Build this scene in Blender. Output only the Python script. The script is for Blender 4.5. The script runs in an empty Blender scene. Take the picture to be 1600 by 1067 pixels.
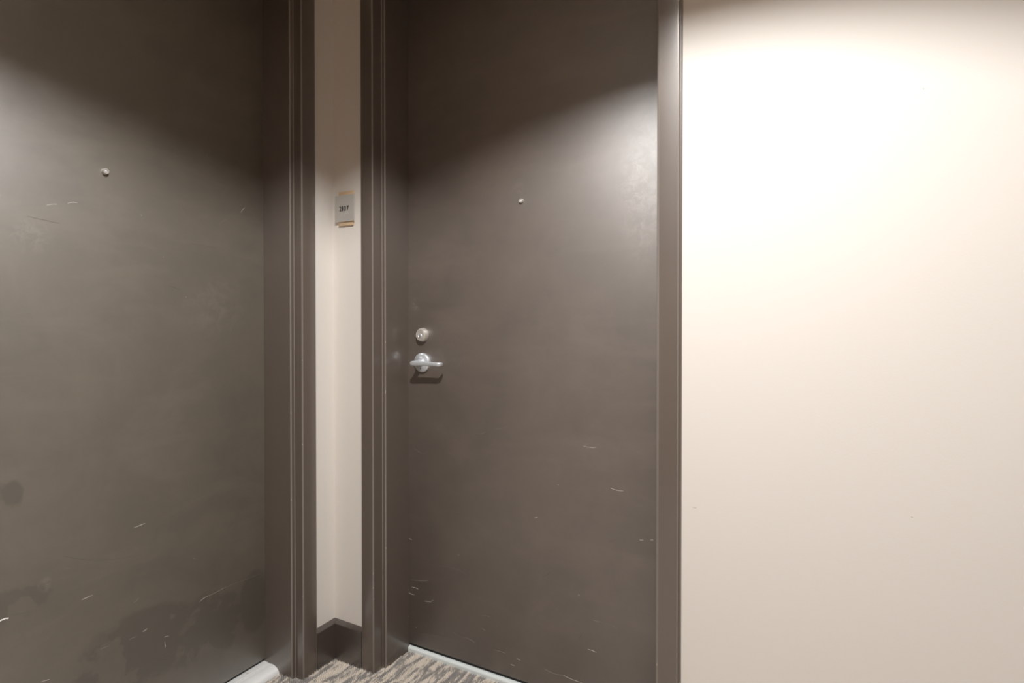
import bpy, bmesh, math, random
from mathutils import Vector

R = math.radians
scene = bpy.context.scene
COL = scene.collection
random.seed(7)

# ------------------------------------------------------------------ camera
cam_data = bpy.data.cameras.new('camera')
cam_data.sensor_width = 36.0
cam_data.lens = 910.0 / 1600.0 * 36.0
cam_data.shift_y = -27.0 / 1600.0
cam_data.clip_start = 0.02
cam = bpy.data.objects.new('camera', cam_data)
COL.objects.link(cam)
cam.location = (1.4999, -1.4483, 1.165)
cam.rotation_euler = (R(90 - 0.6), 0, R(29))
scene.camera = cam

# ------------------------------------------------------------------ world, lamps, exposure
world = bpy.data.worlds.new('world')
scene.world = world
world.use_nodes = True
world.node_tree.nodes['Background'].inputs[0].default_value = (1, 0.9, 0.8, 1)
world.node_tree.nodes['Background'].inputs[1].default_value = 0.0
scene.view_settings.view_transform = 'Standard'
scene.view_settings.look = 'None'
scene.view_settings.gamma = 1.0
scene.view_settings.exposure = 0.0
scene.view_settings.use_curve_mapping = False

CEIL = 2.41
# recessed cans along the corridor: (x, y, watts); the first one lights the view
LAMPS = [(1.20, -1.08, 62.0)]
CAN_R = 0.090            # aperture radius
CAN_D = 0.050            # height of the lamp above the aperture
LAMP_COL = (1.0, 0.985, 0.965)


def add_lamp(x, y, watts):
    l = bpy.data.lights.new('downlight_lamp', 'AREA')
    l.shape = 'DISK'
    l.size = 0.032
    l.energy = watts
    l.color = LAMP_COL
    o = bpy.data.objects.new('downlight_lamp', l)
    COL.objects.link(o)
    o.location = (x, y, CEIL + CAN_D)
    return o


LAMP_OBJS = [add_lamp(*a) for a in LAMPS]


# ------------------------------------------------------------------ materials
def new_mat(name):
    m = bpy.data.materials.new(name)
    m.use_nodes = True
    nt = m.node_tree
    return m, nt, nt.nodes['Principled BSDF']


class NT:
    """tiny node-building helper"""

    def __init__(self, nt):
        self.nt = nt

    def node(self, t, **kw):
        n = self.nt.nodes.new(t)
        for k, v in kw.items():
            if k.startswith('i_'):
                n.inputs[int(k[2:])].default_value = v
            else:
                setattr(n, k, v)
        return n

    def link(self, a, b):
        self.nt.links.new(a, b)

    def coords(self, scale=(1, 1, 1), rot=(0, 0, 0), loc=(0, 0, 0)):
        g = self.node('ShaderNodeNewGeometry')
        mp = self.node('ShaderNodeMapping')
        mp.inputs['Scale'].default_value = scale
        mp.inputs['Rotation'].default_value = rot
        mp.inputs['Location'].default_value = loc
        self.link(g.outputs['Position'], mp.inputs[0])
        return mp.outputs[0]

    def noise(self, co, scale, detail=3.0, rough=0.55, dist=0.0):
        n = self.node('ShaderNodeTexNoise')
        n.inputs['Scale'].default_value = scale
        n.inputs['Detail'].default_value = detail
        n.inputs['Roughness'].default_value = rough
        n.inputs['Distortion'].default_value = dist
        self.link(co, n.inputs['Vector'])
        return n.outputs['Fac']

    def ramp(self, fac, stops):
        r = self.node('ShaderNodeValToRGB')
        el = r.color_ramp.elements
        while len(el) < len(stops):
            el.new(0.5)
        for e, (p, c) in zip(el, stops):
            e.position = p
            e.color = c if len(c) == 4 else (*c, 1)
        self.link(fac, r.inputs[0])
        return r.outputs[0]

    def map(self, v, a, b, c, d):
        n = self.node('ShaderNodeMapRange')
        n.inputs[1].default_value = a
        n.inputs[2].default_value = b
        n.inputs[3].default_value = c
        n.inputs[4].default_value = d
        self.link(v, n.inputs[0])
        return n.outputs[0]

    def math(self, op, a, b):
        n = self.node('ShaderNodeMath', operation=op)
        for i, v in enumerate((a, b)):
            if isinstance(v, (int, float)):
                n.inputs[i].default_value = v
            else:
                self.link(v, n.inputs[i])
        return n.outputs[0]

    def mix(self, fac, a, b):
        n = self.node('ShaderNodeMix', data_type='RGBA')
        if isinstance(fac, (int, float)):
            n.inputs[0].default_value = fac
        else:
            self.link(fac, n.inputs[0])
        for i, v in ((6, a), (7, b)):
            if isinstance(v, tuple):
                n.inputs[i].default_value = v if len(v) == 4 else (*v, 1)
            else:
                self.link(v, n.inputs[i])
        return n.outputs[2]

    def bump(self, h, strength, dist, bsdf):
        b = self.node('ShaderNodeBump')
        b.inputs['Strength'].default_value = strength
        b.inputs['Distance'].default_value = dist
        self.link(h, b.inputs['Height'])
        self.link(b.outputs[0], bsdf.inputs['Normal'])

    def blob(self, centre, radii):
        """soft 0..1 mask of an ellipsoid in world space (for a stain with a place of its own)"""
        co = self.coords((1 / radii[0], 1 / radii[1], 1 / radii[2]),
                         loc=(-centre[0] / radii[0], -centre[1] / radii[1], -centre[2] / radii[2]))
        ln = self.node('ShaderNodeVectorMath', operation='LENGTH')
        self.link(co, ln.inputs[0])
        return self.map(ln.outputs['Value'], 1.0, 0.25, 0.0, 1.0)


def paint_wall():
    m, nt, b = new_mat('cream_wall_paint')
    N = NT(nt)
    co = N.coords()
    big = N.noise(co, 1.3, 2.0)
    col = N.mix(big, (0.755, 0.713, 0.668), (0.775, 0.733, 0.688))
    N.link(col, b.inputs['Base Color'])
    b.inputs['Roughness'].default_value = 0.62
    b.inputs['Specular IOR Level'].default_value = 0.3
    h = N.noise(co, 260.0, 4.0, 0.6)
    N.bump(h, 0.12, 0.001, b)
    return m


def paint_ceiling():
    m, nt, b = new_mat('ceiling_paint')
    N = NT(nt)
    co = N.coords()
    N.link(N.mix(N.noise(co, 2.0), (0.80, 0.67, 0.52), (0.83, 0.70, 0.55)), b.inputs['Base Color'])
    b.inputs['Roughness'].default_value = 0.9
    N.bump(N.noise(co, 180.0, 4.0), 0.2, 0.002, b)
    return m


BROWN = (0.106, 0.082, 0.066)


def paint_frame():
    m, nt, b = new_mat('brown_frame_enamel')
    N = NT(nt)
    co = N.coords()
    N.link(N.mix(N.noise(co, 14.0, 4.0), BROWN, (0.116, 0.092, 0.076)), b.inputs['Base Color'])
    N.link(N.map(N.noise(co, 6.0, 2.0), 0.0, 1.0, 0.42, 0.52), b.inputs['Roughness'])
    b.inputs['IOR'].default_value = 1.6
    b.inputs['Specular IOR Level'].default_value = 0.6
    b.inputs['Coat Weight'].default_value = 0.8
    b.inputs['Coat IOR'].default_value = 1.6
    b.inputs['Coat Roughness'].default_value = 0.18
    return m


def paint_door(name, base, stains, dust):
    """brown door paint; `stains` darker wiped patches, `dust` pale scuffed patches"""
    m, nt, b = new_mat(name)
    N = NT(nt)
    co = N.coords()
    fine = N.noise(co, 900.0, 2.0)
    weave = N.noise(N.coords((140, 140, 900)), 1.0, 2.0)
    mottled = N.noise(co, 5.0, 5.0, 0.6, 0.4)
    col = N.mix(N.map(mottled, 0.3, 0.7, 0.0, 1.0), tuple(c * 0.86 for c in base), tuple(c * 1.20 for c in base))
    streak = N.noise(N.coords((3.0, 3.0, 11.0)), 1.0, 4.0, 0.6, 0.5)
    col = N.mix(N.map(streak, 0.5, 0.75, 0.0, 0.45), col, tuple(c * 1.45 + 0.008 for c in base))
    rough = N.map(mottled, 0.2, 0.8, 0.60, 0.52)
    if stains:
        acc = None
        for c, r in stains:
            k = N.blob(c, r)
            acc = k if acc is None else N.math('MAXIMUM', acc, k)
        edge = N.noise(co, 9.0, 4.0, 0.6, 0.3)
        k = N.map(N.math('MULTIPLY', acc, N.map(edge, 0.38, 0.58, 0.0, 1.6)), 0.25, 0.50, 0.0, 0.75)
        col = N.mix(k, col, tuple(c * 0.62 for c in base))
    if dust:
        acc = None
        for c, r, s in dust:
            k = N.math('MULTIPLY', N.blob(c, r), s)
            acc = k if acc is None else N.math('MAXIMUM', acc, k)
        sp = N.noise(co, 34.0, 7.0, 0.75, 0.6)
        k = N.math('MULTIPLY', acc, N.map(sp, 0.45, 0.72, 0.0, 1.0))
        col = N.mix(k, col, (0.42, 0.38, 0.34))
    N.link(col, b.inputs['Base Color'])
    N.link(rough, b.inputs['Roughness'])
    b.inputs['IOR'].default_value = 1.8
    b.inputs['Specular IOR Level'].default_value = 0.75
    b.inputs['Coat Weight'].default_value = 0.6
    b.inputs['Coat IOR'].default_value = 1.7
    b.inputs['Coat Roughness'].default_value = 0.46
    N.bump(N.math('ADD', fine, weave), 0.10, 0.0005, b)
    return m


def plain(name, col, rough, metal=0.0, nscale=60.0, var=0.06, bump=0.05, stretch=(1, 1, 1)):
    m, nt, b = new_mat(name)
    N = NT(nt)
    co = N.coords(stretch)
    n = N.noise(co, nscale, 3.0)
    N.link(N.mix(n, tuple(c * (1 - var) for c in col), tuple(min(1, c * (1 + var)) for c in col)), b.inputs['Base Color'])
    b.inputs['Roughness'].default_value = rough
    b.inputs['Metallic'].default_value = metal
    if bump:
        N.bump(n, bump, 0.0004, b)
    return m


def carpet_mat():
    m, nt, b = new_mat('carpet_loops')
    N = NT(nt)
    rot = (0, 0, R(-9))
    wav = N.noise(N.coords((44, 8.5, 1), rot), 1.0, 3.0, 0.62, 1.0)
    fleck = N.noise(N.coords((220, 90, 1)), 1.0, 2.0)
    v = N.math('ADD', wav, N.math('MULTIPLY', N.math('SUBTRACT', fleck, 0.5), 0.24))
    col = N.ramp(v, [(0.38, (0.27, 0.252, 0.24)), (0.48, (0.34, 0.315, 0.295)), (0.535, (0.64, 0.575, 0.50)), (0.75, (0.74, 0.675, 0.60))])
    N.link(col, b.inputs['Base Color'])
    b.inputs['Roughness'].default_value = 0.95
    b.inputs['Specular IOR Level'].default_value = 0.1
    N.bump(N.noise(N.coords((800, 800, 800)), 1.0, 2.0), 0.3, 0.001, b)
    return m


M_WALL = paint_wall()
M_CEIL = paint_ceiling()
M_FRAME = paint_frame()
M_DOOR_B = paint_door('brown_door_paint', BROWN, [],
                      [((1.03, 0.155, 1.53), (0.085, 0.1, 0.24), 0.40),
                       ((0.226, 0.155, 1.207), (0.022, 0.1, 0.03), 0.9),
                       ((0.64, 0.155, 1.57), (0.03, 0.1, 0.035), 0.25),
                       ((0.35, 0.155, 1.06), (0.10, 0.1, 0.09), 0.10)])
M_DOOR_L = paint_door('brown_door_wall_reflection', (0.116, 0.097, 0.073),  # olive cast of the reflected cream wall is mixed into this brown
                      [((-0.155, -0.83, 0.50), (0.1, 0.09, 0.06)),
                       ((-0.155, -0.56, 0.26), (0.1, 0.22, 0.13)),
                       ((-0.155, -0.36, 0.22), (0.1, 0.15, 0.14)),
                       ((-0.155, -0.20, 0.24), (0.1, 0.07, 0.12)),
                       ((-0.155, -0.70, 0.18), (0.1, 0.12, 0.09)),
                       ((-0.155, -0.84, 0.76), (0.1, 0.05, 0.05))],
                      [((-0.155, -0.7714, 0.526), (0.1, 0.022, 0.022), 0.5),
                       ((-0.155, -0.80, 1.36), (0.1, 0.06, 0.05), 0.3),
                       ((-0.155, -0.32, 1.20), (0.1, 0.12, 0.12), 0.18)])
M_BASE = plain('brown_vinyl_base', (0.062, 0.046, 0.040), 0.33, 0, 40, 0.08, 0.0)
M_CHROME = plain('satin_chrome', (0.74, 0.78, 0.83), 0.42, 0.65, 300, 0.04, 0.02)
M_NICKEL = plain('satin_nickel', (0.78, 0.75, 0.70), 0.42, 0.65, 300, 0.04, 0.02)
M_GREYPLATE = plain('brushed_sign_plate', (0.60, 0.58, 0.55), 0.42, 0.3, 60, 0.06, 0.04, (40, 1, 1))
M_MAPLE = plain('maple_wood', (0.70, 0.52, 0.34), 0.5, 0.0, 30, 0.16, 0.05, (0.6, 3, 14))
M_INK = plain('black_digit', (0.012, 0.012, 0.014), 0.45)
M_DOT = plain('braille_dot', (0.80, 0.80, 0.79), 0.25, 0.6)
M_ALU = plain('mill_aluminium', (0.88, 0.89, 0.89), 0.42, 0.15, 20, 0.05, 0.03, (1, 0.2, 8))
M_ALU_W = plain('pale_threshold_coat', (0.84, 0.90, 0.90), 0.3, 0.15, 20, 0.05, 0.03, (0.2, 4, 4))
for _m in (M_BASE,):
    _b = _m.node_tree.nodes['Principled BSDF']
    _b.inputs['Coat Weight'].default_value = 1.0
    _b.inputs['Coat IOR'].default_value = 1.8
    _b.inputs['Coat Roughness'].default_value = 0.30
M_RUBBER = plain('black_sweep_rubber', (0.012, 0.013, 0.012), 0.6)
M_DARK = plain('slot_and_shade_black', (0.01, 0.01, 0.01), 0.5)
M_LENS = plain('peephole_glass', (0.85, 0.85, 0.88), 0.12, 0.3)
M_CHIP = [plain('faint_scratch', (0.135, 0.118, 0.102), 0.6),
          plain('scratch', (0.24, 0.215, 0.19), 0.6),
          plain('chip', (0.48, 0.45, 0.41), 0.6),
          plain('white_scrape', (0.88, 0.88, 0.84), 0.6)]
M_EDGE = plain('frame_edge_highlight', (0.27, 0.24, 0.215), 0.28, 0.25, 30, 0.1, 0)  # paler than the frame, for painted highlight lines and slight wear
M_CARPET = carpet_mat()
M_TAUPE = plain('tan_wall_paint', (0.34, 0.235, 0.155), 0.7)
M_TRIMWHITE = plain('white_can_trim', (0.75, 0.74, 0.70), 0.5)
M_BAFFLE = plain('can_reflector', (0.85, 0.84, 0.82), 0.25, 0.9)
M_BACK = plain('unit_side', (0.05, 0.05, 0.05), 0.9)


# ------------------------------------------------------------------ object helpers
def link_mesh(name, bm, mat, parent=None, sharp=32, recalc=True):
    if recalc:
        bmesh.ops.recalc_face_normals(bm, faces=bm.faces)
    me = bpy.data.meshes.new(name)
    bm.to_mesh(me)
    bm.free()
    mats = mat if isinstance(mat, (list, tuple)) else [mat]
    for x in mats:
        me.materials.append(x)
    for p in me.polygons:
        p.use_smooth = True
    me.set_sharp_from_angle(angle=R(sharp))
    o = bpy.data.objects.new(name, me)
    COL.objects.link(o)
    if parent:
        o.parent = parent
        o.matrix_parent_inverse = parent.matrix_basis.inverted()
    return o


def empty(name, loc):
    o = bpy.data.objects.new(name, None)
    o.empty_display_size = 0.05
    o.location = loc
    COL.objects.link(o)
    return o


def tag(o, label, cat, kind=None, group=None):
    o['label'] = label
    o['category'] = cat
    if kind:
        o['kind'] = kind
    if group:
        o['group'] = group
    return o


def box_bm(bm, lo, hi, bev=0.0, seg=2):
    vs = [bm.verts.new((x, y, z)) for x in (lo[0], hi[0]) for y in (lo[1], hi[1]) for z in (lo[2], hi[2])]
    fs = [(0, 1, 3, 2), (4, 6, 7, 5), (0, 4, 5, 1), (2, 3, 7, 6), (0, 2, 6, 4), (1, 5, 7, 3)]
    faces = [bm.faces.new([vs[i] for i in f]) for f in fs]
    if bev:
        ed = list({e for f in faces for e in f.edges})
        bmesh.ops.bevel(bm, geom=ed, offset=bev, segments=seg, profile=0.5, affect='EDGES')


def rounded(pts, radii, n=4):
    """round the corners of a closed 2-D outline"""
    out = []
    L = len(pts)
    for i, p in enumerate(pts):
        r = radii[i] if isinstance(radii, (list, tuple)) else radii
        if not r:
            out.append(p)
            continue
        a = Vector(pts[i - 1]) - Vector(p)
        b = Vector(pts[(i + 1) % L]) - Vector(p)
        ra = min(r, a.length * 0.48, b.length * 0.48)
        pa = Vector(p) + a.normalized() * ra
        pb = Vector(p) + b.normalized() * ra
        for k in range(n + 1):
            t = k / n
            q = pa * (1 - t) ** 2 + Vector(p) * 2 * t * (1 - t) + pb * t ** 2
            out.append((q.x, q.y))
    return out


def prism(bm, outline, f0, f1):
    """sweep a closed outline between two mapping functions (u, v) -> xyz"""
    a = [bm.verts.new(f0(u, v)) for u, v in outline]
    b = [bm.verts.new(f1(u, v)) for u, v in outline]
    n = len(a)
    for i in range(n):
        bm.faces.new((a[i], a[(i + 1) % n], b[(i + 1) % n], b[i]))
    bm.faces.new(a[::-1])
    bm.faces.new(b)


def lathe(bm, prof, centre, axis, n=40):
    """revolve (radius, distance along axis) about `axis` through `centre`"""
    ax = Vector(axis).normalized()
    u = ax.orthogonal().normalized()
    w = ax.cross(u)
    c = Vector(centre)
    rings = []
    for r, d in prof:
        if r < 1e-6:
            rings.append([bm.verts.new(c + ax * d)])
        else:
            rings.append([bm.verts.new(c + ax * d + (u * math.cos(2 * math.pi * k / n) + w * math.sin(2 * math.pi * k / n)) * r) for k in range(n)])
    for A, B in zip(rings, rings[1:]):
        for k in range(n):
            k2 = (k + 1) % n
            if len(A) == 1 and len(B) == 1:
                continue
            if len(A) == 1:
                bm.faces.new((A[0], B[k], B[k2]))
            elif len(B) == 1:
                bm.faces.new((A[k], B[0], A[k2]))
            else:
                bm.faces.new((A[k], B[k], B[k2], A[k2]))
    for ring, flip in ((rings[0], True), (rings[-1], False)):
        if len(ring) > 2:
            bm.faces.new(ring[::-1] if flip else ring)


# the two doorways share one description: u runs along the wall away from the
# corner, v out of the wall into the corridor, z up
def TB(u, v, z):
    return (u, -v, z)          # doorway in the back wall


def TL(u, v, z):
    return (v, -u, z)          # doorway in the left wall


# ------------------------------------------------------------------ room shell
DOOR_TOP = 2.285
ROOM_X, ROOM_Y = 5.0, -2.6
FACE = 0.0515
B_U = (0.133, 0.1845, 0.198, 1.1003, 1.115, 1.1665)      # back-wall frame: face outer, face inner, stop ... mirrored
L_U = (0.0885, 0.1445, 0.159, 1.116, 1.1305, 1.1865)     # left-wall frame


def wall_with_opening(name, T, u0, u1, o0, o1, otop, label):
    bm = bmesh.new()
    for a, b, z0, z1 in ((u0, o0, -0.02, CEIL), (o1, u1, -0.02, CEIL), (o0, o1, otop, CEIL)):
        p = [T(a, 0, z0), T(b, -0.22, z1)]
        lo = [min(p[0][i], p[1][i]) for i in range(3)]
        hi = [max(p[0][i], p[1][i]) for i in range(3)]
        box_bm(bm, lo, hi)
    o = link_mesh(name, bm, M_WALL)
    return tag(o, label, 'wall', 'structure')


wall_back = wall_with_opening('wall_back', TB, -0.22, ROOM_X, B_U[0] + 0.004, B_U[5] - 0.004, DOOR_TOP + 0.062,
                              'cream painted corridor wall running right of the room 2107 doorway')
wall_left = wall_with_opening('wall_left', TL, 0.0, -ROOM_Y + 0.1, L_U[0] + 0.004, L_U[5] - 0.004, DOOR_TOP + 0.062,
                              'cream painted wall strip between the left doorway and the corner')
for nm, lo, hi, lab in (('wall_front', (-0.22, ROOM_Y - 0.1, -0.02), (ROOM_X, ROOM_Y, CEIL), 'tan corridor wall opposite the two doors'),
                        ('wall_right', (ROOM_X, ROOM_Y - 0.1, -0.02), (ROOM_X + 0.1, 0.22, CEIL), 'tan wall closing the far right end of the corridor')):
    bm = bmesh.new()
    box_bm(bm, lo, hi)
    tag(link_mesh(nm, bm, M_TAUPE), lab, 'wall', 'structure')

bm = bmesh.new()
box_bm(bm, (-0.6, ROOM_Y - 0.1, -0.06), (ROOM_X + 0.1, 0.6, -0.003))
floor = tag(link_mesh('floor', bm, M_CARPET), 'beige loop carpet with wavy grey zebra streaks', 'floor', 'structure')

# ceiling: a slab with a round hole for each recessed can
bm = bmesh.new()
xs = [-0.3] + [x + s * 0.2 for x, y, w in LAMPS for s in (-1, 1)] + [ROOM_X + 0.1]
y0, y1 = ROOM_Y - 0.1, 0.3


def quad(bm, x0, x1, ya, yb, z):
    vs = [bm.verts.new(p) for p in ((x0, ya, z), (x0, yb, z), (x1, yb, z), (x1, ya, z))]
    bm.faces.new(vs)


for i in range(0, len(xs), 2):
    quad(bm, xs[i], xs[i + 1], y0, y1, CEIL)
for x, y, w in LAMPS:
    quad(bm, x - 0.2, x + 0.2, y0, y - 0.2, CEIL)
    quad(bm, x - 0.2, x + 0.2, y + 0.2, y1, CEIL)
    n = 48
    inner, outer = [], []
    for k in range(n):
        a = 2 * math.pi * (k + 0.5) / n
        c, s = math.cos(a), math.sin(a)
        q = 0.2 / max(abs(c), abs(s))
        inner.append(bm.verts.new((x + c * CAN_R, y + s * CAN_R, CEIL)))
        outer.append(bm.verts.new((x + c * q, y + s * q, CEIL)))
    for k in range(n):
        bm.faces.new((inner[k], inner[(k + 1) % n], outer[(k + 1) % n], outer[k]))
ext = bmesh.ops.extrude_face_region(bm, geom=bm.faces[:])
bmesh.ops.translate(bm, vec=(0, 0, 0.02), verts=[v for v in ext['geom'] if isinstance(v, bmesh.types.BMVert)])
ceiling = tag(link_mesh('ceiling', bm, M_CEIL), 'off-white painted corridor ceiling above the doors', 'ceiling', 'structure')

# ------------------------------------------------------------------ steel door frames (jamb, jamb, head)
PROUD, STOP, DEPTH = 0.010, -0.035, -0.20
DOORV = -0.155


def jamb_outline(u0, u1, u2, stop):
    """face, return, stop and soffit of a steel frame, seen in plan"""
    s = 1 if u1 > u0 else -1
    lip = u0 - 0.0065 * s
    pts = [(u0 + 0.005 * s, 0.0), (lip, 0.0), (lip, 0.003), (u0, 0.0045), (u0, PROUD), (u1, PROUD), (u1, stop), (u2, stop), (u2, DEPTH), (u0 + 0.005 * s, DEPTH)]
    rad = [0, 0, 0.001, 0, 0.0032, 0.0036, 0.002, 0.0036, 0, 0]
    return rounded(pts, rad)


def door_frame(name, T, U, stop, label):
    bx = T((U[2] + U[3]) / 2, 0, 0)
    e = tag(empty(name, bx), label, 'door frame', 'structure')
    for a, b, c in ((U[0], U[1], U[2]), (U[5], U[4], U[3])):
        bm = bmesh.new()
        prism(bm, jamb_outline(a, b, c, stop), lambda u, v: T(u, v, -0.006), lambda u, v: T(u, v, DOOR_TOP + (0.052 if 1 else 0)))
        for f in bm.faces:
            # rounded arrises: reflected highlight lines painted in lighter, with slight wear
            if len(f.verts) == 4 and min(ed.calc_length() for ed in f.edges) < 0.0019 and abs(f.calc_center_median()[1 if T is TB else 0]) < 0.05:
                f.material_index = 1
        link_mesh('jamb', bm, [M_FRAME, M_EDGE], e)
    bm = bmesh.new()
    # head: same section turned on its side, between the two soffits
    pts = [(DOOR_TOP, DEPTH), (DOOR_TOP, stop), (DOOR_TOP + 0.0145, stop), (DOOR_TOP + 0.0145, PROUD), (DOOR_TOP + 0.0515, PROUD), (DOOR_TOP + 0.0515, DEPTH)]
    prism(bm, rounded(pts, [0, 0.0026, 0.002, 0.0026, 0.002, 0]), lambda z, v: T(U[1], v, z), lambda z, v: T(U[4], v, z))
    link_mesh('frame_head', bm, M_FRAME, e)
    return e


frame_back = door_frame('trim_1', TB, B_U, STOP, 'dark brown steel frame around the door with the lever handle')
frame_left = door_frame('trim_2', TL, L_U, -0.027, 'dark brown steel frame around the left door, beside the corner')


# ------------------------------------------------------------------ door slabs
def slab(name, T, U, z0, mat, label):
    p, q = T(U[2] - 0.010, DOORV, z0), T(U[3] + 0.010, DOORV - 0.044, DOOR_TOP + 0.006)
    lo = [min(p[i], q[i]) for i in range(3)]
    hi = [max(p[i], q[i]) for i in range(3)]
    bm = bmesh.new()
    box_bm(bm, lo, hi, 0.0012)
    return tag(link_mesh(name, bm, mat), label, 'door', 'structure')


door_left = slab('door_1', TL, L_U, 0.031, M_DOOR_L, 'brown scuffed flush door at left with only a peephole showing')
door_back = slab('door_2', TB, B_U, 0.0265, M_DOOR_B, 'dark brown flush door with silver deadbolt and lever handle')

for T, U, z0, par in ((TB, B_U, 0.0265, door_back), (TL, L_U, 0.031, door_left)):
    bm = bmesh.new()
    p, q = T(U[2] + 0.002, DOORV - 0.006, z0 - 0.011), T(U[3] - 0.002, DOORV - 0.014, z0 + 0.002)
    box_bm(bm, [min(p[i], q[i]) for i in range(3)], [max(p[i], q[i]) for i in range(3)])
    link_mesh('door_sweep', bm, M_RUBBER, par)


def peephole(parent, T, u, z, r, proud):
    c = T(u, DOORV, z)
    ax = Vector(T(0, 1, 0))
    bm = bmesh.new()
    lathe(bm, [(r * 0.55, -0.004), (r, -0.004), (r, proud * 0.55), (r * 0.93, proud * 0.85), (r * 0.80, proud), (r * 0.60, proud), (r * 0.55, proud * 0.6), (r * 0.50, proud * 0.55)], c, ax, 28)
    ring = link_mesh('peephole', bm, M_NICKEL, parent)
    bm = bmesh.new()
    lathe(bm, [(r * 0.58, proud * 0.45), (r * 0.45, proud * 0.8), (r * 0.22, proud * 1.0), (0, proud * 1.06)], c, ax, 24)
    link_mesh('lens', bm, M_LENS, ring)


peephole(door_back, TB, 0.645, 1.5295, 0.0072, 0.0065)
peephole(door_left, TL, 0.638, 1.5440, 0.0080, 0.0100)

SCRATCH_R = [(0.8521, 0.7871, 0.8912, 0.7876, 2), (0.9372, 0.6747, 0.9746, 0.6714, 2), (0.6909, 0.5466, 0.7021, 0.5508, 2), (0.2112, 0.2496, 0.2819, 0.2625, 1), (0.2111, 0.225, 0.2386, 0.2233, 2), (0.1967, 0.2023, 0.2221, 0.2003, 2), (0.2656, 0.1878, 0.2903, 0.191, 2), (0.2903, 0.191, 0.303, 0.2, 2), (0.5468, 0.0964, 0.5867, 0.0971, 1), (0.6022, 0.1078, 0.6113, 0.1383, 0), (0.8671, 0.1877, 0.8937, 0.1855, 2), (0.8842, 0.2789, 0.9075, 0.2796, 1), (0.836, 0.3423, 0.8408, 0.3419, 2), (0.8329, 0.1984, 0.8489, 0.2289, 0), (0.7255, 0.0881, 0.7883, 0.0876, 1), (0.7883, 0.0876, 0.8491, 0.0833, 2), (0.6068, 0.0676, 0.6203, 0.0668, 2), (0.6293, 0.0916, 0.641, 0.0902, 2), (0.4995, 0.1956, 0.528, 0.1987, 1), (0.4994, 0.153, 0.5119, 0.1497, 1), (0.3858, 0.1108, 0.4311, 0.106, 0), (0.4311, 0.106, 0.4704, 0.1, 1), (0.6648, 0.1881, 0.6954, 0.1884, 0), (0.2232, 0.7113, 0.2773, 0.6956, 0), (0.5471, 0.8093, 0.5886, 0.8203, 1), (0.4854, 0.7888, 0.5122, 0.7971, 1), (0.1971, 0.3919, 0.2115, 0.3911, 2), (1.0222, 0.5404, 1.0329, 0.5417, 2), (1.0528, 0.5461, 1.0612, 0.547, 2), (0.3347, 0.3235, 0.4362, 0.318, 0), (0.7633, 0.2812, 0.77, 0.2805, 1), (0.4044, 0.3774, 0.4094, 0.3758, 2), (0.2274, 0.0884, 0.2328, 0.0872, 2), (0.7211, 0.3728, 0.7465, 0.3921, 0), (0.93, 0.5161, 0.9525, 0.5297, 0), (0.7696, 0.6623, 0.7729, 0.6605, 2), (0.2383, 0.0676, 0.3756, 0.087, 0), (0.8998, 0.2754, 0.9605, 0.2729, 0), (0.4359, -0.022, 0.5137, -0.015, 0), (0.6516, 0.1532, 0.6605, 0.132, 0)]
SCRATCH_L = [(-0.8716, 0.4773, -0.8614, 0.4778, 3), (-0.8614, 0.4778, -0.8457, 0.4772, 3), (-0.5714, 0.5996, -0.5431, 0.6012, 2), (-0.6974, 0.4558, -0.6729, 0.4576, 2), (-0.6729, 0.4576, -0.6405, 0.455, 0), (-0.3871, 0.3182, -0.3569, 0.3238, 2), (-0.3569, 0.3238, -0.3034, 0.3282, 1), (-0.3034, 0.3282, -0.1693, 0.3199, 0), (-0.6039, 0.4019, -0.5945, 0.3815, 1), (-0.5727, 0.3951, -0.5604, 0.4018, 1), (-0.55, 0.3052, -0.5384, 0.3081, 2), (-0.4918, 0.2625, -0.4795, 0.2587, 2), (-0.4908, 0.249, -0.4893, 0.232, 2), (-0.7848, 0.2958, -0.7675, 0.2928, 2), (-0.655, 0.3094, -0.6347, 0.3068, 1), (-0.5855, 0.3004, -0.5684, 0.2999, 1), (-0.5979, 0.5892, -0.5739, 0.5932, 0), (-0.734, 0.5466, -0.7238, 0.5447, 1), (-0.7378, 0.5809, -0.5743, 0.5222, 0), (-0.5159, 0.2105, -0.4733, 0.1994, 0), (-0.8404, 0.4771, -0.8116, 0.473, 0), (-0.404, 0.4543, -0.4017, 0.4524, 2), (-0.7656, 1.4353, -0.7434, 1.4416, 2), (-0.7217, 1.448, -0.7002, 1.453, 2), (-0.3163, 1.4532, -0.2858, 1.4743, 1), (-0.2416, 1.5009, -0.2273, 1.5187, 2), (-0.4136, 1.3843, -0.3256, 1.3788, 0), (-0.5481, 1.4456, -0.5458, 1.4445, 2), (-0.4896, 1.3379, -0.4876, 1.3365, 2), (-0.4237, 1.2276, -0.4216, 1.2261, 2), (-0.8042, 1.4035, -0.7392, 1.3959, 0), (-0.8365, 1.1697, -0.79, 1.1762, 1), (-0.4723, 1.2552, -0.4412, 1.2463, 0)]


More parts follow.
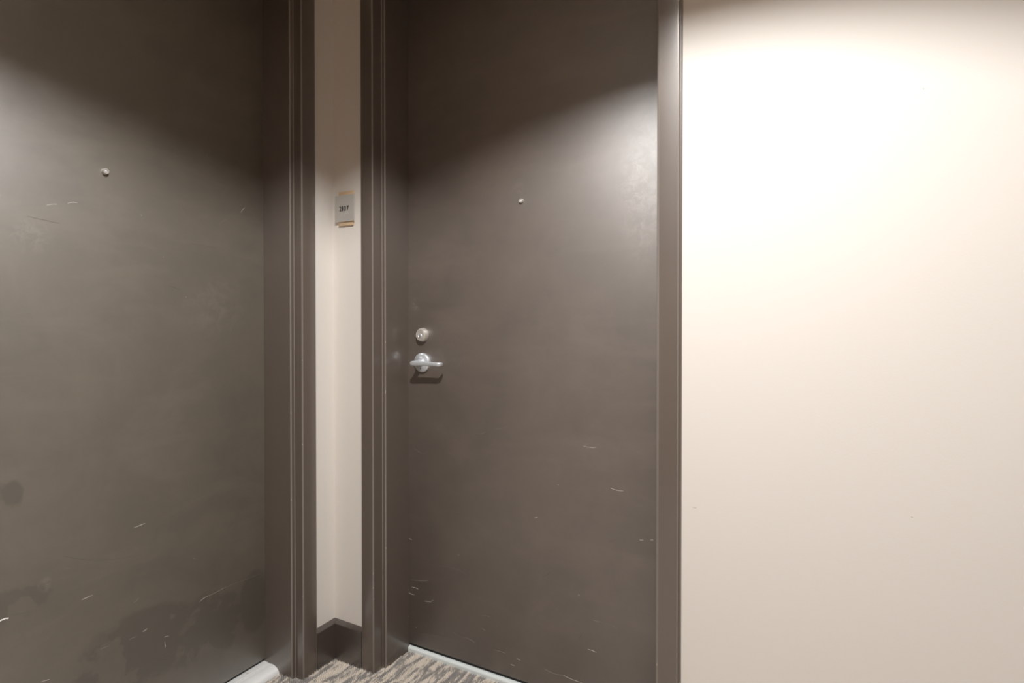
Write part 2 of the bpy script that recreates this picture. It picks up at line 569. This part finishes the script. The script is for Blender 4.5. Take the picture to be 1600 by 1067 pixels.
def scratches(parent, T, rows, sgn):
    bm = bmesh.new()
    rng = random.Random(3)
    for a0, z0, a1, z1, k in rows:
        p0, p1 = Vector((a0 * sgn, z0)), Vector((a1 * sgn, z1))
        d = p1 - p0
        L = d.length
        if L < 1e-5:
            continue
        n = Vector((-d.y, d.x)) / L
        wd = (0.0005, 0.0006, 0.0009, 0.0024)[k]
        bow = rng.uniform(-0.09, 0.09) * L
        m = 7
        rows_v = []
        for i in range(m):
            t = i / (m - 1)
            c = p0 + d * t + n * bow * 4 * t * (1 - t) + n * rng.uniform(-1, 1) * wd * 0.5
            w = wd * (0.35 + 0.65 * math.sin(math.pi * (0.12 + 0.76 * t))) * rng.uniform(0.6, 1.2)
            rows_v.append([bm.verts.new(T(q.x, DOORV + h, q.y)) for q, h in ((c + n * w, 0.0), (c, 0.0004), (c - n * w, 0.0))])
        for A, B in zip(rows_v, rows_v[1:]):
            for j in (0, 1):
                f = bm.faces.new((A[j], A[j + 1], B[j + 1], B[j]))
                f.material_index = k
    o = link_mesh('paint_scratches', bm, M_CHIP, parent, recalc=False)
    o['kind'] = 'stuff'
    o['label'] = 'pale scratches and chips in the brown door paint'
    return o


scratches(door_back, TB, SCRATCH_R, 1)
scratches(door_left, TL, SCRATCH_L, -1)


def chips(parent, T, spots, name='paint_chips'):
    """little bare spots where the enamel is knocked off the frame edges"""
    bm = bmesh.new()
    rng = random.Random(5)
    for u, v, z, r, h in spots:
        vs = []
        c = Vector(T(u, v, z))
        res = bmesh.ops.create_icosphere(bm, subdivisions=1, radius=1.0)
        for q in res['verts']:
            q.co = c + Vector((q.co.x * r, q.co.y * r, q.co.z * h)) * rng.uniform(0.8, 1.2)
    o = link_mesh(name, bm, M_CHIP[2], parent)
    o['kind'] = 'stuff'
    return o


chips(frame_back, TB, [(0.184, 0.0095, 0.33, 0.0012, 0.003), (0.1838, 0.0095, 0.282, 0.0018, 0.002), (0.1845, 0.008, 0.245, 0.0012, 0.002),
                       (0.1975, -0.0355, 0.92, 0.0012, 0.007), (0.1975, -0.0355, 1.085, 0.0012, 0.004), (0.1975, -0.0355, 0.40, 0.0012, 0.005),
                       (0.198, -0.15, 0.215, 0.001, 0.0015), (0.198, -0.15, 0.12, 0.001, 0.0015),
                       (1.1155, 0.0095, 0.13, 0.0008, 0.002), (1.1155, 0.0095, 0.20, 0.0008, 0.003), (1.1155, 0.0095, 0.06, 0.001, 0.0015),
                       (1.1165, 0.0095, 0.015, 0.001, 0.002), (1.1155, 0.0095, 0.30, 0.0008, 0.003)])
chips(frame_left, TL, [(0.1445, 0.0095, 1.03, 0.0012, 0.002), (0.1445, 0.0095, 0.76, 0.0012, 0.003), (0.1585, -0.0275, 0.58, 0.0014, 0.003),
                       (0.1445, 0.009, 0.27, 0.0012, 0.002), (0.1585, -0.0275, 0.86, 0.001, 0.003)])


# ------------------------------------------------------------------ lock hardware on the back door
HU, HZ = 0.2600, 1.0125          # lever rosette centre
DU, DZ = 0.2625, 1.1075          # deadbolt centre
axB = (0, -1, 0)

bm = bmesh.new()
lathe(bm, [(0.0235, -0.002), (0.0235, 0.003), (0.0225, 0.012), (0.0195, 0.0165), (0.0172, 0.0172), (0.0165, 0.0158), (0.0158, 0.0158)], TB(DU, DOORV, DZ), axB, 48)
deadbolt = link_mesh('deadbolt', bm, M_NICKEL, door_back)
deadbolt['label'] = 'round satin nickel deadbolt cylinder above the lever'
bm = bmesh.new()
lathe(bm, [(0.0155, 0.012), (0.0155, 0.0172), (0.0100, 0.0176), (0.0092, 0.0168), (0.0085, 0.0168)], TB(DU, DOORV, DZ), axB, 40)
link_mesh('cylinder_face', bm, M_NICKEL, deadbolt)
bm = bmesh.new()
lathe(bm, [(0.0062, 0.014), (0.0062, 0.0186), (0.0055, 0.0192), (0, 0.0192)], TB(DU, DOORV, DZ - 0.003), axB, 28)
link_mesh('key_plug', bm, M_CHROME, deadbolt)
bm = bmesh.new()
box_bm(bm, (DU - 0.0007, 0.155 - 0.0196, DZ - 0.0072), (DU + 0.0007, 0.155 - 0.016, DZ + 0.0012))
link_mesh('keyhole', bm, M_DARK, deadbolt)

lever = empty('lever_handle', TB(HU, DOORV, HZ))
lever.parent = door_back
lever['label'] = 'satin chrome lever handle on a round rosette'
bm = bmesh.new()
lathe(bm, [(0.0330, -0.002), (0.0330, 0.005), (0.0322, 0.0075), (0.0300, 0.0092), (0.0262, 0.0105), (0.0180, 0.0128), (0.0150, 0.0150)], TB(HU, DOORV, HZ), axB, 56)
link_mesh('rosette', bm, M_CHROME, lever)
bm = bmesh.new()
lathe(bm, [(0.0128, 0.012), (0.0118, 0.020), (0.0098, 0.030), (0.0090, 0.042), (0.0088, 0.0545)], TB(HU, DOORV, HZ), axB, 32)
link_mesh('neck', bm, M_CHROME, lever)
# the grip: an oval bar swept from the hub to the right, its tip turned back to the door
bm = bmesh.new()
path = []
for i in range(13):
    t = i / 12
    path.append((HU - 0.010 + t * 0.107, 0.053 - 0.003 * t, 0.0084 - 0.0016 * t, 0.0054 - 0.0008 * t, HZ + 0.0008 * math.sin(t * 3)))
pts = []
for x, v, hh, hw, z in path:
    pts.append((Vector(TB(x, DOORV + v, z)), Vector((1, 0, 0)), hh, hw))
cx, cv, cr = path[-1][0], path[-1][1], 0.009
for i in range(1, 7):
    a = i / 6 * math.pi / 2
    pts.append((Vector(TB(cx + cr * math.sin(a), DOORV + cv - cr * (1 - math.cos(a)), HZ)), Vector((math.cos(a), math.sin(a), 0)), 0.0066, 0.0044))
last = pts[-1][0]
pts.append((last + Vector((0, 0.007, 0)), Vector((0, 1, 0)), 0.0066, 0.0042))
rings = []
for i, (c, tan, hh, hw) in enumerate(pts):
    side = Vector((-tan.y, tan.x, 0))
    k = 1.0
    if i == 0 or i == len(pts) - 1:
        k = 0.72
    ring = []
    for j in range(20):
        a = 2 * math.pi * j / 20
        ca, sa = math.cos(a), math.sin(a)
        sx = math.copysign(abs(ca) ** 0.7, ca)
        sz = math.copysign(abs(sa) ** 0.7, sa)
        ring.append(bm.verts.new(c + side * sx * hw * k + Vector((0, 0, 1)) * sz * hh * k))
    rings.append(ring)
for A, B in zip(rings, rings[1:]):
    for j in range(20):
        bm.faces.new((A[j], A[(j + 1) % 20], B[(j + 1) % 20], B[j]))
bm.faces.new(rings[0][::-1])
bm.faces.new(rings[-1])
link_mesh('grip', bm, M_CHROME, lever, sharp=50)
bm = bmesh.new()
box_bm(bm, (HU - 0.0022, 0.155 - 0.0125, HZ - 0.0215), (HU + 0.0022, 0.155 - 0.010, HZ - 0.0185), 0.0005)  # dark block stands in for the shade below the neck
link_mesh('neck_shade', bm, M_DARK, lever)


# ------------------------------------------------------------------ thresholds
bm = bmesh.new()
prof = [(-0.1485, -0.006), (-0.1485, 0.009), (-0.151, 0.0125), (-0.154, 0.0135), (-0.1555, 0.0155), (-0.20, 0.0155), (-0.20, -0.006)]
prism(bm, rounded(prof, [0, 0.002, 0.001, 0.0008, 0.001, 0, 0]), lambda v, z: TB(B_U[2], v, z), lambda v, z: TB(B_U[3], v, z))
tag(link_mesh('trim_3', bm, M_ALU_W), 'thin pale metal threshold strip under the lever-handled door', 'threshold', 'structure')

bm = bmesh.new()
prof = [(-0.20, -0.006), (-0.20, 0.022)]
for gv in (-0.137, -0.129):
    prof += [(gv - 0.0020, 0.022), (gv - 0.0012, 0.0195), (gv + 0.0012, 0.0195), (gv + 0.0020, 0.022)]
prof += [(-0.121, 0.0225)]
for i in range(1, 9):
    a = i / 8 * math.pi / 2
    prof.append((-0.121 + 0.036 * math.sin(a), 0.0225 - 0.0245 * (1 - math.cos(a))))
prof += [(-0.085, -0.006)]
prism(bm, prof, lambda v, z: TL(L_U[2] + 0.0005, v, z), lambda v, z: TL(L_U[3] - 0.0005, v, z))
sill_left = tag(link_mesh('trim_4', bm, M_ALU), 'grooved aluminium saddle threshold with rounded nose below the left door', 'threshold', 'structure')
for k, y in enumerate((-0.234, -0.62, -1.0)):
    bm = bmesh.new()
    lathe(bm, [(0.0038, -0.001), (0.0036, 0.0012), (0.0022, 0.0022), (0, 0.0025)], (-0.145, y, 0.022), (0, 0, 1), 16)
    link_mesh('threshold_screw', bm, M_NICKEL, sill_left)


# ------------------------------------------------------------------ vinyl baseboards
def base_profile(bm, T, a, b, cut_a=0.0, cut_b=0.0):
    prof = rounded([(0, -0.006), (0.012, -0.006), (0.012, 0.1225), (0.0015, 0.135), (0, 0.135)], [0, 0, 0.002, 0.001, 0])
    prism(bm, prof, lambda v, z: T(a + v * cut_a, v, z), lambda v, z: T(b + v * cut_b, v, z))


for nm, runs, T, lab in (
        ('baseboard_back', ((0.0, B_U[0] - 0.0005, 1.0, 0.0), (B_U[5] + 0.0005, ROOM_X, 0.0, 0.0)), TB, 'dark brown baseboard on the back wall between corner and door frame'),
        ('baseboard_left', ((0.0, L_U[0] - 0.0005, 1.0, 0.0), (L_U[5] + 0.0005, -ROOM_Y, 0.0, 0.0)), TL, 'dark brown baseboard on the left wall beside the corner')):
    bm = bmesh.new()
    for a, b, ca, cb in runs:
        base_profile(bm, T, a, b, ca, cb)
    tag(link_mesh(nm, bm, M_BASE), lab, 'baseboard', 'structure')

# ------------------------------------------------------------------ room number sign
sign = tag(empty('door_sign', (0.070, 0.0, 1.531)), 'small grey room number plate 2107 on wooden backing in the corner', 'sign')
bm = bmesh.new()
box_bm(bm, (0.0300, -0.0062, 1.4762), (0.0945, 0.0, 1.5908), 0.0007)
wood = link_mesh('wood_backing', bm, M_MAPLE, sign)
wood['label'] = 'pale maple block showing above and below the plate'
bm = bmesh.new()
box_bm(bm, (0.0177, -0.0105, 1.4886), (0.1036, -0.0075, 1.5774), 0.0005)
link_mesh('plate', bm, M_GREYPLATE, sign)
bm = bmesh.new()
box_bm(bm, (0.040, -0.0078, 1.500), (0.082, -0.0058, 1.566))
link_mesh('spacer', bm, M_INK, sign)


def digit(ch, x, z, h, w):
    cu = bpy.data.curves.new('digit', 'FONT')
    cu.body = ch
    cu.size = 1.0
    cu.extrude = 0.03
    cu.offset = 0.004
    tmp = bpy.data.objects.new('tmp_text', cu)
    COL.objects.link(tmp)
    bpy.context.view_layer.update()
    me = bpy.data.meshes.new_from_object(tmp)
    bpy.data.objects.remove(tmp)
    bpy.data.curves.remove(cu)
    xs_ = [v.co.x for v in me.vertices]
    ys_ = [v.co.y for v in me.vertices]
    zs_ = [v.co.z for v in me.vertices]
    mx, my, mz = min(xs_), min(ys_), min(zs_)
    sx = w / (max(xs_) - mx)
    sy = h / (max(ys_) - my)
    for v in me.vertices:
        px, py, pz = v.co
        v.co = (x + (px - mx) * sx, -0.0103 - (pz - mz) / (max(zs_) - mz) * 0.0012, z + (py - my) * sy)
    me.materials.clear()
    me.materials.append(M_INK)
    o = bpy.data.objects.new('digit', me)
    COL.objects.link(o)
    o.parent = sign
    o.matrix_parent_inverse = sign.matrix_basis.inverted()
    return o


for ch, x, w in (('2', 0.0385, 0.0090), ('1', 0.0505, 0.0042), ('0', 0.0588, 0.0092), ('7', 0.0718, 0.0094)):
    digit(ch, x, 1.5246, 0.0158, w)
bm = bmesh.new()
cells = ((2, 3, 4, 5), (0, 1), (0,), (1, 3, 4), (0, 1, 3, 4))
for i, cell in enumerate(cells):
    for d in cell:
        x = 0.0405 + i * 0.0085 + (0.0032 if d >= 3 else 0)
        z = 1.5165 - (d % 3) * 0.0030
        lathe(bm, [(0.0010, 0.0), (0.0009, 0.0005), (0.0005, 0.0009), (0, 0.0010)], (x, -0.0104, z), axB, 10)
o = link_mesh('braille_dots', bm, M_DOT, sign)
o['kind'] = 'stuff'

# ------------------------------------------------------------------ marks on the cream wall
bm = bmesh.new()
for x, z, r, h in ((1.2038, 0.7048, 0.006, 0.0008), (1.6413, 0.7541, 0.0012, 0.0012), (1.6555, 1.6317, 0.0010, 0.0022)):
    lathe(bm, [(r, 0.0), (r * 0.6, 0.0003), (0, 0.0004)], (x, 0, z), axB, 10)
    for v in bm.verts[-21:]:
        v.co.z = z + (v.co.z - z) * h / r
o = link_mesh('wall_nick', bm, M_CHIP[2], wall_back)
o['kind'] = 'stuff'

# ------------------------------------------------------------------ recessed ceiling cans
for i, (x, y, w) in enumerate(LAMPS):
    e = tag(empty('ceiling_downlight', (x, y, CEIL)), ('round recessed ceiling downlight in front of the two doors', 'round recessed ceiling downlight further along the corridor to the right')[i], 'ceiling light')
    bm = bmesh.new()
    n = 48
    lathe(bm, [(CAN_R, 0.0), (CAN_R, 0.16), (0.0, 0.16)], (x, y, CEIL), (0, 0, 1), n)
    bm.faces.ensure_lookup_table()
    big = [f for f in bm.faces if len(f.verts) == n]
    bmesh.ops.delete(bm, geom=big, context='FACES')
    link_mesh('can', bm, M_BAFFLE, e, recalc=False)
    bm = bmesh.new()
    a = [(CAN_R, 0.001), (CAN_R + 0.001, -0.003), (CAN_R + 0.018, -0.003), (CAN_R + 0.021, 0.0)]
    lathe(bm, a, (x, y, CEIL), (0, 0, 1), n)
    big = [f for f in bm.faces if len(f.verts) == n]
    bmesh.ops.delete(bm, geom=big, context='FACES')
    link_mesh('trim_ring', bm, M_TRIMWHITE, e, recalc=False)
    bm = bmesh.new()
    lathe(bm, [(0.02, CAN_D + 0.02), (0.022, CAN_D + 0.05), (0.014, 0.15), (0.012, 0.16)], (x, y, CEIL), (0, 0, 1), 24)
    link_mesh('lamp_holder', bm, M_TRIMWHITE, e)
    lo_ = LAMP_OBJS[i]
    lo_.parent = e
    lo_.matrix_parent_inverse = e.matrix_basis.inverted()

# ------------------------------------------------------------------ carpet pile where the floor is seen: rows of low loops
rng = random.Random(11)
verts, faces = [], []
row_dir = Vector((math.sin(R(-4)), math.cos(R(-4))))
row_n = Vector((row_dir.y, -row_dir.x))
PITCH, STEP = 0.0043, 0.0075


def on_carpet(x, y):
    if y > -0.001:
        return B_U[2] + 0.001 < x < 0.80 and y < 0.149
    if x < 0.001:
        return -0.60 < y < -(L_U[2] + 0.001) and x > -0.0855
    if y > -0.012 and B_U[0] < x < B_U[1]:
        return False
    if x < 0.012 and -L_U[1] < y:
        return False
    return x < 0.80 and y > -0.60


for i in range(-60, 230):
    for j in range(-110, 60):
        jit = 0.5 if i % 2 else 0.0
        c = row_n * (i * PITCH + rng.uniform(-0.0004, 0.0004)) + row_dir * ((j + jit) * STEP + rng.uniform(-0.0008, 0.0008))
        if not on_carpet(c.x, c.y):
            continue
        hgt = rng.uniform(0.0018, 0.0034)
        L, W = STEP * 0.56, PITCH * 0.52
        b = len(verts)
        for (a, w, z) in ((1.0, 1.0, -0.0035), (0.72, 0.72, hgt * 0.55 - 0.001)):
            for sa, sw in ((-1, 0), (-0.5, 0.9), (0.5, 0.9), (1, 0), (0.5, -0.9), (-0.5, -0.9)):
                p = c + row_dir * sa * L * a + row_n * sw * W * w
                verts.append((p.x, p.y, z))
        verts.append((c.x + rng.uniform(-0.0006, 0.0006), c.y, hgt))
        for k in range(6):
            k2 = (k + 1) % 6
            faces.append((b + k, b + k2, b + 6 + k2, b + 6 + k))
            faces.append((b + 6 + k, b + 6 + k2, b + 12))
# stray fibres poking out along the cut edge at the frames
for k in range(220):
    s = rng.random()
    edge = rng.choice(('fb', 'fl', 'bb', 'bl', 'jl'))
    if edge == 'fb':
        x, y = B_U[0] + s * 0.055, -0.013
    elif edge == 'fl':
        x, y = 0.013, -(L_U[0] + s * 0.06)
    elif edge == 'bb':
        x, y = 0.014 + s * 0.118, -0.0145
    elif edge == 'bl':
        x, y = 0.0145, -(0.014 + s * 0.073)
    else:
        x, y = -0.08 + s * 0.09, -(L_U[2] + 0.002)
    b = len(verts)
    hx, hy, hz = rng.uniform(-0.004, 0.004), rng.uniform(-0.004, 0.004), rng.uniform(0.004, 0.0085)
    r = 0.0009
    verts += [(x - r, y - r, -0.003), (x + r, y - r, -0.003), (x, y + r, -0.003), (x + hx, y + hy, hz)]
    faces += [(b, b + 1, b + 3), (b + 1, b + 2, b + 3), (b + 2, b, b + 3)]
me = bpy.data.meshes.new('carpet_pile')
me.from_pydata(verts, [], faces)
me.materials.append(M_CARPET)
for p in me.polygons:
    p.use_smooth = True
pile = bpy.data.objects.new('carpet_pile', me)
COL.objects.link(pile)
pile.parent = floor
pile['kind'] = 'stuff'
